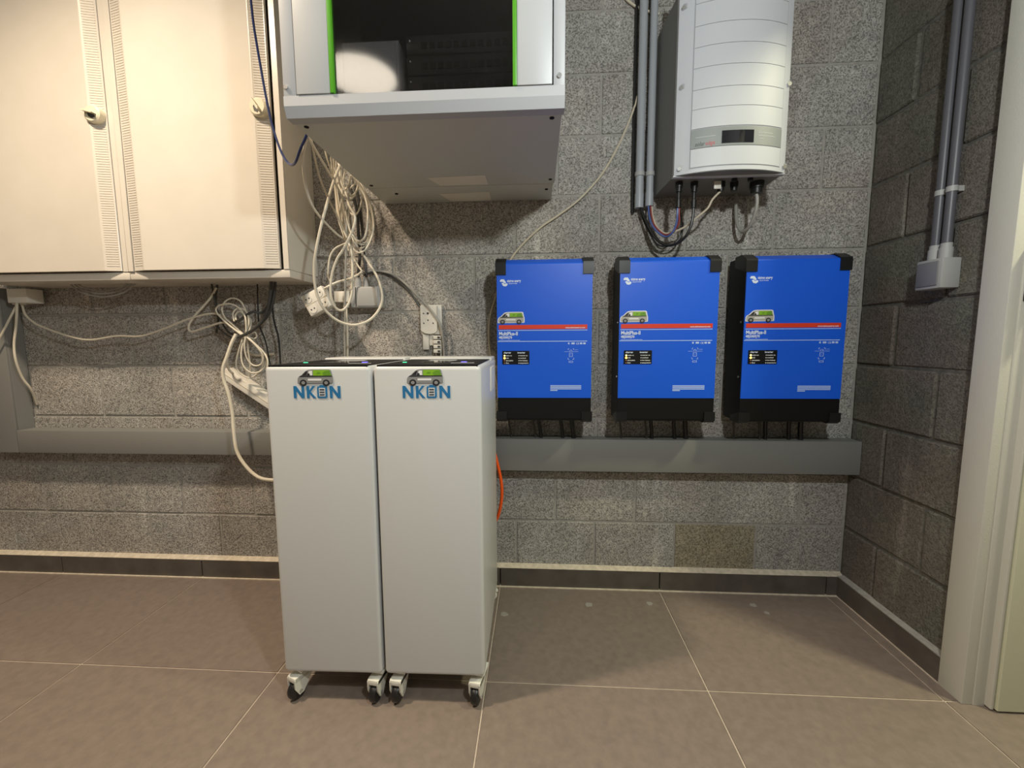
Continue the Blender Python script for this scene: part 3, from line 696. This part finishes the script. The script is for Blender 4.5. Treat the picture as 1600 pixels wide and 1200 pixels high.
for x, z in ((SX0 + 0.010, 1.905), (SX0 + 0.010, 1.688), (SX0 + 0.011, 1.459), (SX1 - 0.004, 1.688), (SX1 - 0.004, 1.459)):
    yb = bulge(x)
    rec = obj('screw_recess', prism(B(), ell(x + (0.006 if x < -0.6 else 0.0), z + 0.004, 0.009, 0.007, 16), yb - 0.0045 if x < -0.6 else yb - 0.001, yb + 0.004), 'solar_groove', sv)
    obj('screw', cyl(B(), (x, yb + 0.004, z), (x, yb - 0.0065, z), 0.0058, 12), 'steel', rec)
for (x, y, r_, h_) in ((-0.684, -0.147, 0.0115, 0.03), (-0.6355, -0.143, 0.0115, 0.03), (-0.551, -0.137, 0.0125, 0.028), (-0.5095, -0.134, 0.012, 0.026), (-0.4365, -0.128, 0.021, 0.034)):
    g = B(); cyl(g, (x, y, SZ + 0.001), (x, y, SZ - h_ * .55), r_, 12); cyl(g, (x, y, SZ - h_ * .55), (x, y, SZ - h_), r_ * .82, 12)
    obj('cable_gland', g, 'cable_black', sv)
obj('white_tag', box(B(), -0.580, -0.558, -0.158, -0.154, SZ - 0.026, SZ - 0.002, 0.002), 'plastic_white', sv)
for x in (-0.523, -0.475):
    obj('blanking_plug', cyl(B(), (x, -0.165, SZ), (x, -0.165, SZ - 0.008), 0.008, 12), 'cable_black', sv)

# ------------------------------------------------------------------ cables
def cable(label, pts, r=0.003, m_='cable_white', group=None, name='cable', n=8, cat='cable'):
    b = B(); tube(b, [at(*p) if len(p) == 3 else p[0] for p in pts], r, n)
    return tag(obj(name, b, m_), label, cat, group)
def world(x, y, z): return (Vector((x, y, z)),)
# wires below the solar inverter
for x, lab in ((-0.684, 'black solar plug on the leftmost gland of the white solar inverter'), (-0.6355, 'black solar plug on the second gland of the white solar inverter')):
    b = B(); y = -0.147 if x < -0.66 else -0.143
    cyl(b, (x, y, SZ - 0.030), (x, y, SZ - 0.055), 0.0055, 10); cyl(b, (x, y, SZ - 0.055), (x, y, SZ - 0.078), 0.0085, 10); cyl(b, (x, y, SZ - 0.045), (x, y, SZ - 0.049), 0.007, 10)
    tag(obj('solar_plug', b, 'cable_black'), lab, 'plug')
wz = SZ - 0.078
cable('blue wire looping from the right grey conduit to the solar inverter', [(1013, 318, -.032), (1014, 335, -.04), (1018, 350, -.06), (1027, 362, -.08), (1040, 370, -.10), (1051, 363, -.125), (1057, 348, -.14), world(-0.686, -0.147, wz - 0.02), world(-0.686, -0.147, wz + 0.002)], 0.0032, 'wire_blue')
cable('dark red wire beside the blue one below the solar inverter', [(1016, 318, -.030), (1018, 337, -.036), (1022, 351, -.05), (1030, 361, -.07), (1041, 367, -.09), (1054, 360, -.12), (1061, 347, -.14), world(-0.681, -0.147, wz - 0.02), world(-0.681, -0.147, wz + 0.002)], 0.003, 'wire_red')
cable('cream wire running from the right conduit up to the white tag gland', [(1018, 318, -.028), (1020, 338, -.03), (1027, 356, -.04), (1040, 365, -.06), (1057, 361, -.08), (1076, 351, -.10), (1090, 339, -.12), (1106, 325, -.132), (1113, 312, -.137), world(-0.551, -0.137, SZ - 0.026)], 0.0034, 'cable_cream')
cable('black cable looping from the left grey conduit to the second gland', [(1002, 318, -.030), (1004, 332, -.035), (1012, 350, -.05), (1024, 372, -.07), (1040, 383, -.09), (1056, 381, -.11), (1070, 371, -.13), (1079, 354, -.14), world(-0.6355, -0.143, wz - 0.02), world(-0.6355, -0.143, wz + 0.002)], 0.0046, 'cable_black')
cable('thin black cable sagging lowest above the middle blue inverter', [(999, 318, -.026), (1003, 338, -.028), (1014, 362, -.03), (1026, 381, -.04), (1042, 385, -.05), (1058, 377, -.06), (1066, 360, -.06), (1062, 330, -.03), (1058, 312, -.02)], 0.003, 'cable_black')
cable('grey cable making a loop under the large right gland of the solar inverter', [world(-0.4365, -0.128, SZ - 0.033), (1183, 315, -.127), (1180, 333, -.12), (1172, 352, -.10), (1160, 362, -.07), (1152, 350, -.045), (1150, 330, -.03), (1150, 305, -.02), (1151, 290, -.016)], 0.0055, 'cable_grey')

# grey conduits beside the solar inverter
def conduit(label, x, r_, z0, z1, y, m_, clamps, group):
    t = thing('conduit', (x, y, z0), label, 'conduit', group)
    c = B(); cyl(c, (x, y, z0), (x, y, z1), r_, 20); obj('pipe', c, m_, t)
    obj('pipe_sleeve', cyl(B(), (x, y, z0 - 0.002), (x, y, z0 + 0.045), r_ * 1.12, 20), m_, t)
    for z in clamps:
        k = B(); cyl(k, (x, y, z - 0.007), (x, y, z + 0.007), r_ * 1.22, 20); box(k, x - 0.006, x + 0.006, y, -0.001, z - 0.006, z + 0.006)
        obj('clamp', k, 'box_grey', t)
    return t
conduit('light grey conduit beside the solar inverter, the left of the pair', -0.779, 0.0135, 1.405, 2.4, -0.026, 'conduit_grey', (1.515, 2.1), 'conduits by the solar inverter')
conduit('light grey conduit touching the solar inverter side, the right of the pair', -0.7445, 0.0125, 1.41, 2.4, -0.026, 'conduit_grey', (1.515, 2.1), 'conduits by the solar inverter')
cable('thin black strand standing in for the shadow along the left grey conduit', [world(-0.7985, -0.010, 2.3), world(-0.7985, -0.010, 1.8), world(-0.7975, -0.010, 1.45), world(-0.796, -0.012, 1.39)], 0.005, 'cable_black')  # black tube added for the shadow at the conduit's left edge

# conduits and junction box on the right wall
jb = thing('junction_box', (-0.025, -0.3035, 1.085), 'grey square junction box on the right wall below two conduits', 'junction box')
obj('box_body', box(B(), -0.050, -0.001, -0.342, -0.265, 1.085, 1.165, 0.003), 'box_grey', jb)
obj('box_lid', box(B(), -0.0535, -0.0495, -0.333, -0.270, 1.093, 1.158, 0.002), 'box_lid', jb)
for y, zz in ((-0.290, 0), (-0.322, 0)):
    g = B(); cyl(g, (-0.026, y, 1.163), (-0.026, y, 1.193), 0.0148, 16); cyl(g, (-0.026, y, 1.178), (-0.026, y, 1.205), 0.0125, 16)
    obj('cable_gland', g, 'box_grey', jb)
for y, lab in ((-0.290, 'dark conduit on the right wall, the one nearer the corner'), (-0.322, 'dark conduit on the right wall, the one nearer the door')):
    t = thing('conduit', (-0.026, y, 1.2055), lab, 'conduit', 'conduits on the right wall')
    obj('pipe', cyl(B(), (-0.026, y, 1.2055), (-0.026, y, 2.4), 0.0108, 18), 'conduit_dark', t)
    for z in (1.345, 1.98):
        k = B(); cyl(k, (-0.026, y, z - 0.007), (-0.026, y, z + 0.007), 0.0125, 18); box(k, -0.026, -0.001, y - 0.008, y + 0.008, z - 0.007, z + 0.007)
        obj('clamp', k, 'box_grey', t)

# cables on the right of the battery cabinets
cable('long cream cable curving from the conduits down behind the leftmost blue inverter', [(996, 150, -.012), (991, 168, -.012), (982, 192, -.012), (966, 228, -.012), (946, 264, -.012), (925, 291, -.012), (900, 316, -.012), (870, 338, -.012), (845, 355, -.012), (820, 378, -.012), (800, 402, -.012), (786, 430, -.014), (776, 460, -.018), (769, 482, -.02), (765, 502, -.02), (764, 527, -.02), (766, 548, -.02), (771, 572, -.02), (777, 602, -.02), (780, 640, -.02)], 0.0036, 'cable_cream')
cable('short cream cable crossing behind the grey conduits at the top', [(968, -14, -.008), (982, 2, -.008), (1002, 14, -.008), (1030, 22, -.008)], 0.004, 'cable_cream')
cable('orange power cable bulging out behind the right battery cabinet', [(756, 690, -.09), (770, 702, -.095), (777, 724, -.10), (783, 752, -.105), (784, 776, -.105), (780, 800, -.10), (773, 816, -.095), (756, 836, -.09)], 0.0058, 'cable_orange')
cable('thin light blue cable end next to the orange cable', [(758, 700, -.085), (770, 712, -.085), (774, 720, -.085), (770, 732, -.085), (757, 742, -.085)], 0.003, 'wire_blue')

# ------------------------------------------------------------------ cable tangle between cabinet and rack
G1 = 'cables in the tangle beside the rack'
cable('dark blue network cable hanging across the cream cabinet door', [(389, -30, -.26), (392, 0, -.26), (397, 43, -.26), (406, 97, -.26), (417, 158, -.27), (427, 201, -.28), (438, 234, -.30), (447, 251, -.33), (456, 258, -.36), (463, 251, -.39), (469, 234, -.41), (478, 214, -.43), (484, 196, -.43)], 0.0034, 'cable_blue')
cable('white cable bowing out furthest left along the cabinet side', [(488, 196, -.42), (480, 214, -.42), (474, 240, -.40), (474, 266, -.38), (480, 300, -.33), (492, 328, -.28), (514, 354, -.20), (532, 370, -.15), (546, 376, -.12)], 0.0036)
cable('white cable slanting from the rack edge into the top of the tangle', [(474, 196, -.42), (483, 216, -.42), (500, 246, -.33), (520, 280, -.24), (534, 308, -.18), (540, 345, -.14)], 0.0034)
cable('cream cable curving down between cabinet side and tangle', [(482, 196, -.40), (488, 226, -.38), (498, 272, -.32), (512, 308, -.26), (526, 336, -.2), (536, 360, -.16), (541, 380, -.13)], 0.003, 'cable_cream')
cable('thick white cable making the largest low loop over the tilted socket block', [(536, 236, -.24), (532, 256, -.25), (520, 288, -.26), (504, 344, -.27), (494, 390, -.27), (491, 420, -.26), (493, 450, -.25), (502, 476, -.24), (520, 496, -.22), (540, 506, -.2), (560, 507, -.19), (580, 498, -.17), (594, 480, -.15), (597, 460, -.14), (590, 434, -.12), (578, 414, -.11), (566, 396, -.1), (553, 378, -.1)], 0.0042)
cable('white cable making the narrow upright loop in front of the grey box', [(540, 300, -.19), (546, 322, -.2), (553, 334, -.2), (555, 344, -.2), (550, 362, -.2), (536, 390, -.2), (526, 406, -.2), (518, 432, -.2), (517, 460, -.2), (524, 480, -.19), (534, 485, -.18), (544, 476, -.17), (550, 456, -.16), (551, 420, -.15), (549, 392, -.14), (544, 376, -.13), (541, 350, -.13)], 0.004)
cable('grey cable hanging straight down behind the left battery cabinet', [(548, 252, -.14), (545, 300, -.15), (542, 340, -.15), (541, 380, -.15), (540, 420, -.15), (539, 480, -.15), (539, 560, -.13), (540, 640, -.12)], 0.0032, 'cable_grey')
cable('small white cable arch at the left of the tangle', [(548, 376, -.1), (536, 382, -.1), (524, 388, -.1), (516, 400, -.1), (513, 420, -.1), (514, 436, -.09), (522, 446, -.08)], 0.003)
cable('thick grey cable from the tangle into the grey junction box, left gland', [(546, 290, -.06), (552, 308, -.06), (558, 332, -.06), (560, 364, -.05), (562, 400, -.045), (560, 424, -.035), (560, 436, -.03)], 0.0055, 'cable_dark')
cable('thick grey cable from the tangle into the grey junction box, right gland', [(556, 290, -.05), (562, 322, -.05), (566, 360, -.045), (569, 400, -.04), (572, 424, -.035), (572.5, 436, -.03)], 0.0055, 'cable_dark')
loops = [
    [(552, 276), (560, 290), (570, 312), (578, 338), (578, 362), (571, 380), (560, 380), (549, 364), (544, 340), (545, 310)],
    [(558, 280), (568, 294), (580, 322), (584, 350), (580, 372), (570, 391), (558, 394), (548, 380), (542, 352)],
    [(560, 284), (572, 306), (581, 334), (581, 358), (574, 380), (562, 388), (552, 376), (546, 350)],
    [(548, 272), (566, 298), (574, 322), (574, 350), (569, 372), (558, 376), (547, 360), (540, 330)],
    [(562, 276), (556, 300), (548, 312), (538, 306), (530, 292), (526, 276)],
    [(540, 262), (536, 284), (541, 296), (552, 290), (560, 276)],
    [(530, 256), (532, 280), (540, 300), (550, 306), (558, 296), (562, 280)],
    [(566, 306), (562, 326), (555, 336), (547, 332), (543, 318)],
    [(516, 236), (520, 276), (524, 300), (528, 340), (540, 376), (545, 392)],
    [(521, 240), (523, 280), (526, 310), (531, 345), (542, 372)],
    [(525, 244), (526, 288), (530, 318), (536, 350), (544, 380)],
    [(535, 250), (535, 290), (538, 330), (541, 366), (544, 400)],
    [(528, 252), (533, 276), (535, 305), (531, 338), (540, 372)],
    [(506, 226), (510, 244), (518, 268), (528, 288), (534, 310), (536, 340)],
    [(523, 262), (530, 284), (538, 296), (544, 290), (548, 274)],
    [(545, 352), (552, 368), (562, 378), (572, 380)],
    [(544, 388), (552, 402), (560, 416), (566, 424)],
    [(548, 384), (550, 420), (549, 452)],
]
for i, lp in enumerate(loops):
    yy = -0.05 - 0.012 * ((i * 7) % 11)
    cable('thin cable in the tangle, one of the long oval loops at its right' if i < 4 else 'thin cable in the tangle, one of the short curls high up by the rack edge' if i in (4, 5, 6, 7, 14, 15) else 'thin cable in the tangle, one of the strands hanging nearly straight down', [(u, v, yy - 0.02 * math.sin(k * 1.3 + i)) for k, (u, v) in enumerate(lp)], 0.0028 if i % 3 else 0.0033, ('cable_white', 'cable_cream', 'cable_white', 'cable_grey')[i % 4] if i > 7 else 'cable_white', G1)
# grey junction box, white splitter behind it, tilted socket block, open wall terminal
def front_box(name, label, cat, u0, v0, u1, v1, Y, m_, depth):
    a, c = at(u0, v0, Y), at(u1, v1, Y)
    t = thing(name, ((a.x + c.x) / 2, Y / 2, c.z), label, cat)
    obj('box_body', box(B(), a.x, c.x, Y, Y + depth, c.z, a.z, 0.003), m_, t)
    return t, a, c
t, a, c = front_box('junction_box', 'grey junction box with two glands under the cable tangle', 'junction box', 547, 448, 594, 480, -0.055, 'box_grey', 0.053)
obj('box_lid', box(B(), a.x + 0.024, c.x - 0.006, -0.0585, -0.0545, c.z + 0.005, a.z - 0.004, 0.002), 'box_grey', t)
obj('lid_seam', box(B(), a.x + 0.018, a.x + 0.0205, -0.0565, -0.0545, c.z + 0.002, a.z - 0.002), 'cable_dark', t)
for u in (559.5, 572.5):
    p = at(u, 446, -0.032); g = B(); cyl(g, (p.x, p.y, p.z - 0.008), (p.x, p.y, p.z + 0.016), 0.0128, 14); cyl(g, (p.x, p.y, p.z + 0.016), (p.x, p.y, p.z + 0.028), 0.011, 14)
    obj('cable_gland', g, 'box_grey', t)
t, a, c = front_box('wall_socket', 'small white wall socket half hidden behind the cable loops', 'socket', 521, 455, 546, 472, -0.045, 'plastic_white', 0.043)
obj('socket_foot', box(B(), a.x + 0.028, c.x - 0.012, -0.035, -0.002, c.z - 0.018, c.z + 0.001, 0.002), 'plastic_white', t)
cable('white cable from the wall socket down behind the left battery cabinet', [(541, 474, -.03), (542, 500, -.03), (543, 530, -.03), (543, 570, -.03), (543, 620, -.03)], 0.004)
# tilted double socket block
pc = at(494, 470.5, -0.13); ang = math.radians(27)
sb = thing('socket_block', (pc.x, pc.y, pc.z - 0.05), 'tilted white four-way socket block dangling below the tangle', 'socket')
R = Matrix.Rotation(-ang, 3, 'Y')
def sbx(x0, x1, y0, y1, z0, z1, bev=0.0):
    b2 = B(); box(b2, x0, x1, y0, y1, z0, z1, bev); bmesh.ops.transform(b2, matrix=Matrix.Translation(pc) @ R.to_4x4(), verts=b2.verts); return b2
obj('block_body', sbx(-0.043, 0.043, -0.002, 0.036, -0.038, 0.038, 0.004), 'plastic_white', sb)
obj('block_seam', sbx(-0.043, 0.043, -0.0028, 0.0, -0.0006, 0.0006), 'cable_cream', sb)
for sx_ in (-0.022, 0.022):
    for sz_ in (-0.019, 0.019):
        so = B(); cyl(so, (sx_, -0.0035, sz_), (sx_, 0.0, sz_), 0.0145, 20); bmesh.ops.transform(so, matrix=Matrix.Translation(pc) @ R.to_4x4(), verts=so.verts)
        s_ = obj('outlet', so, 'plastic_white', sb)
        for hx in (-0.006, 0.006):
            h = B(); cyl(h, (sx_ + hx, -0.0042, sz_), (sx_ + hx, -0.003, sz_), 0.0026, 10); bmesh.ops.transform(h, matrix=Matrix.Translation(pc) @ R.to_4x4(), verts=h.verts)
            obj('pin_hole', h, 'cable_dark', s_)
cable('white cable joining the tilted socket block to the grey junction box', [(505, 452, -.115), (514, 447, -.11), (530, 440, -.1), (546, 436, -.08), (560, 429, -.06), (566, 424, -.05)], 0.0042)
# open wall terminal
a, c = at(655, 476, -0.03), at(690, 556, -0.03)
W_, H_ = c.x - a.x, a.z - c.z
wt = thing('wall_terminal', ((a.x + c.x) / 2, -0.015, c.z), 'opened white telephone terminal screwed to the block wall above the batteries', 'terminal')
def TX(f_): return a.x + W_ * f_
def TZ(f_): return a.z - H_ * f_
obj('base_plate', box(B(), TX(0), TX(1), -0.014, -0.001, TZ(0.58), TZ(0), 0.002), 'plastic_white', wt)
cv = B(); prism(cv, [(TX(.03), TZ(.02)), (TX(.80), TZ(.02)), (TX(.80), TZ(.50)), (TX(.70), TZ(.55)), (TX(.45), TZ(.57)), (TX(.20), TZ(.55)), (TX(.03), TZ(.50))], -0.026, -0.0135)
obj('cover_plate', cv, 'plastic_white', wt, smooth=False)
for fx, fz in ((.38, .17), (.18, .36), (.62, .36), (.18, .17), (.38, .30)):
    obj('screw_hole', cyl(B(), (TX(fx), -0.0268, TZ(fz)), (TX(fx), -0.025, TZ(fz)), 0.0042 if fz < .2 and fx > .3 else 0.0026, 10), 'cable_dark', wt)
obj('lower_bracket', box(B(), TX(.06), TX(.36), -0.014, -0.001, TZ(.88), TZ(.575), 0.002), 'plastic_white', wt)
obj('lower_bracket', box(B(), TX(.37), TX(.58), -0.011, -0.001, TZ(.80), TZ(.575), 0.002), 'plastic_white', wt)
for i in range(4):
    z = .60 + i * .09
    k = obj('terminal_clamp', box(B(), TX(.60), TX(.95), -0.024, -0.001, TZ(z + .075), TZ(z), 0.002), 'plastic_white', wt)
    obj('clamp_hole', box(B(), TX(.80), TX(.92), -0.0248, -0.0235, TZ(z + .06), TZ(z + .02)), 'cable_dark', k)
cable('grey-brown cable arching from the junction box to the wall terminal', [(566, 428, -.04), (576, 424, -.03), (588, 423, -.02), (612, 428, -.016), (632, 442, -.016), (656, 466, -.03), (674, 486, -.034), (686, 504, -.034), (691, 520, -.03), (694, 552, -.02), (694, 590, -.02)], 0.0042, 'cable_grey')
cable('second cable under the arch, ending behind the wall terminal', [(568, 430, -.03), (590, 425, -.012), (612, 432, -.009), (630, 446, -.009), (644, 462, -.009), (656, 480, -.006)], 0.0036, 'cable_dark')
cable('thin white cable beside the wall terminal going down behind the battery', [(684, 500, -.03), (690, 522, -.014), (689, 552, -.012), (689, 590, -.012)], 0.003)

# ------------------------------------------------------------------ cables under the left cabinets
t, a, c = front_box('junction_box', 'small white junction box under the left cream cabinet', 'junction box', 9, 451, 43, 473, -0.075, 'plastic_white', 0.055)
for u in (24, 36):
    p = at(u, 473, -0.045); obj('cable_gland', cyl(B(), (p.x, p.y, p.z - 0.008), (p.x, p.y, p.z + 0.01), 0.0085, 12), 'plastic_white', t)
cable('white cable drooping along the wall from the white junction box to the coil', [(33, 466, -.045), (35, 478, -.05), (40, 492, -.055), (52, 503, -.06), (67, 511, -.062), (107, 525, -.064), (140, 531, -.065), (183, 525, -.066), (220, 525, -.066), (258, 513, -.066), (296, 498, -.068), (333, 490, -.07), (355, 500, -.075), (379, 523, -.085)], 0.0036, 'cable_white')
cable('white cable leaving the picture at the left edge', [(27, 466, -.05), (25.5, 477, -.06), (13, 502, -.08), (0, 527, -.085), (-20, 560, -.085), (-40, 590, -.08)], 0.0036)
cable('white cable hanging from the junction box and ending loose on the wall', [(26, 466, -.06), (26.5, 480, -.078), (25, 510, -.082), (22, 539, -.082), (25, 564, -.08), (35, 590, -.06), (47, 606, -.04), (54, 620, -.02), (58, 632, -.006)], 0.0038)
cable('white cable with a pointed bend left of the cable coil', [(338, 450, -.06), (327, 468, -.06), (304, 494, -.065), (295, 509, -.07), (299, 518, -.07), (323, 511, -.075), (349, 504, -.08), (366, 512, -.085), (380, 524, -.09)], 0.0037)
G2 = 'coiled white cables left of the battery cabinet'
coils = [
    [(380, 522), (362, 506), (352, 497), (347, 484), (352, 471), (364, 466), (376, 471), (384, 486), (387, 500), (384, 518)],
    [(377, 523), (358, 508), (345, 496), (338, 487), (339, 480), (347, 476), (361, 475), (373, 481), (380, 490), (383, 505)],
    [(366, 502), (364, 490), (371, 482), (382, 484), (387, 492), (389, 505), (384, 520)],
    [(369, 500), (368, 492), (374, 487), (381, 491), (384, 500), (385, 518)],
    [(384, 494), (391, 498), (392, 508), (388, 520), (382, 526)],
    [(381, 524), (374, 545), (369, 566), (371, 578), (380, 587), (392, 590), (404, 582), (411, 569), (408, 552), (397, 538), (383, 524)],
    [(383, 526), (377, 550), (380, 571), (392, 582), (407, 580), (416, 566), (413, 552), (396, 535), (384, 524)],
    [(384, 526), (382, 541), (386, 560), (396, 571), (408, 569), (411, 556), (400, 540), (386, 527)],
    [(386, 524), (388, 548), (391, 570), (390, 588)],
    [(386, 526), (397, 529), (401, 525), (398, 519), (390, 522), (383, 526)],
    [(385, 526), (392, 533), (410, 548), (418, 562), (417, 578)],
]
for i, lp in enumerate(coils):
    yy = -0.085 - 0.007 * (i % 4)
    cable('thin white cable in the upper loops of the coil left of the battery' if i < 5 else 'thin white cable in the lower drooping loops of the coil left of the battery', [(u, v, yy - 0.008 * math.sin(k * 1.1 + i)) for k, (u, v) in enumerate(lp)], 0.0029, 'cable_white', G2)
cable('thick white cable hanging from the coil to the battery cabinet side', [(369, 522, -.11), (362, 536, -.12), (354, 559, -.13), (348.5, 576, -.135), (350, 594, -.135), (357, 615, -.135), (363, 645, -.135), (365, 670, -.14), (370, 704, -.15), (384, 728, -.16), (403, 745, -.17), (424, 750, -.19), (445, 748, -.2)], 0.0058)
cable('short white cable end resting on the slanted white channel', [(355, 556, -.10), (355, 568, -.09), (358, 578, -.07), (364, 584, -.05)], 0.004)
for i, (pts, r_, lab) in enumerate((
    ([(424, 440, -.10), (422, 464, -.10), (415, 492, -.10), (401, 510, -.105), (386, 521, -.11), (372, 527, -.11)], 0.0055, 'thick dark cable sweeping from under the cabinet around the coil'),
    ([(430, 440, -.09), (428, 464, -.09), (420, 490, -.09), (405, 508, -.09), (388, 520, -.10)], 0.005, 'second thick dark cable sweeping beside the first under the cabinet'),
    ([(425, 440, -.05), (425.5, 477, -.05), (429, 505, -.05), (435, 527, -.05), (438, 565, -.05), (440, 600, -.05)], 0.0032, 'black cable hanging closest to the left battery cabinet corner'),
    ([(402, 440, -.04), (403, 480, -.04), (405, 507, -.04), (415, 534, -.04), (422, 570, -.04)], 0.0024, 'thin black cable hanging between the coil and the battery'),
    ([(340, 440, -.04), (337, 470, -.03), (341, 500, -.03), (338, 520, -.02)], 0.004, 'dark cable dropping from the cabinet left of the coil'),
    ([(330, 440, -.06), (333, 456, -.06), (338, 480, -.05), (345, 500, -.05), (356, 518, -.05), (372, 526, -.07)], 0.0034, 'dark cable curving from the cabinet into the coil from the left'),
    ([(365, 505, -.095), (374, 501, -.10), (386, 492, -.10), (396, 487, -.095), (410, 488, -.08), (425, 470, -.08)], 0.0048, 'dark cable tied across the upper coil'),
    ([(336, 508, -.045), (350, 520, -.05), (362, 527, -.055), (376, 527, -.08)], 0.0028, 'thin dark cable looping low behind the coil'))):
    cable(lab, pts, r_, 'cable_black' if i in (2, 3) else 'cable_dark')
cable('short pale cable stub lying behind the coil on the wall', [(386, 550, -.02), (400, 555, -.02), (428, 553, -.02)], 0.0038, 'cable_cream')
for i, (d0, lab) in enumerate(((0, 'lowest'), (-5, 'middle'), (-9, 'highest'))):
    cable('%s strand of the grey cable coil peeking out under the cabinets' % lab, [(108 - d0, 440, -.10), (116 - d0, 450 + d0 * .4, -.10), (134, 459 + d0, -.10), (160, 464 + d0, -.10), (188, 459 + d0, -.10), (204 + d0, 450 + d0 * .4, -.10), (214 + d0, 440, -.10)], 0.0028, 'cable_grey')
# slanted white channel off-cut leaning between wall and battery
p0, p1 = at(350, 581, -0.03), at(450, 648, -0.03)
d = (p1 - p0); L_ = d.length; an = math.atan2(d.z, d.x)
ch = thing('white_channel', (p1.x - 0.1, -0.03, p1.z), 'slanted white plastic channel leaning on the wall behind the left battery', 'channel')
M = Matrix.Translation(p0 + Vector((0.012, 0, 0.0))) @ Matrix.Rotation(-an, 4, 'Y')
b2 = B(); box(b2, 0, L_, -0.022, 0.022, -0.021, 0.019, 0.002); bmesh.ops.transform(b2, matrix=M, verts=b2.verts); obj('channel_body', b2, 'plastic_white', ch)
b2 = B(); box(b2, -0.001, L_, -0.0235, -0.0215, -0.002, -0.0005); bmesh.ops.transform(b2, matrix=M, verts=b2.verts); obj('channel_seam', b2, 'cable_cream', ch)
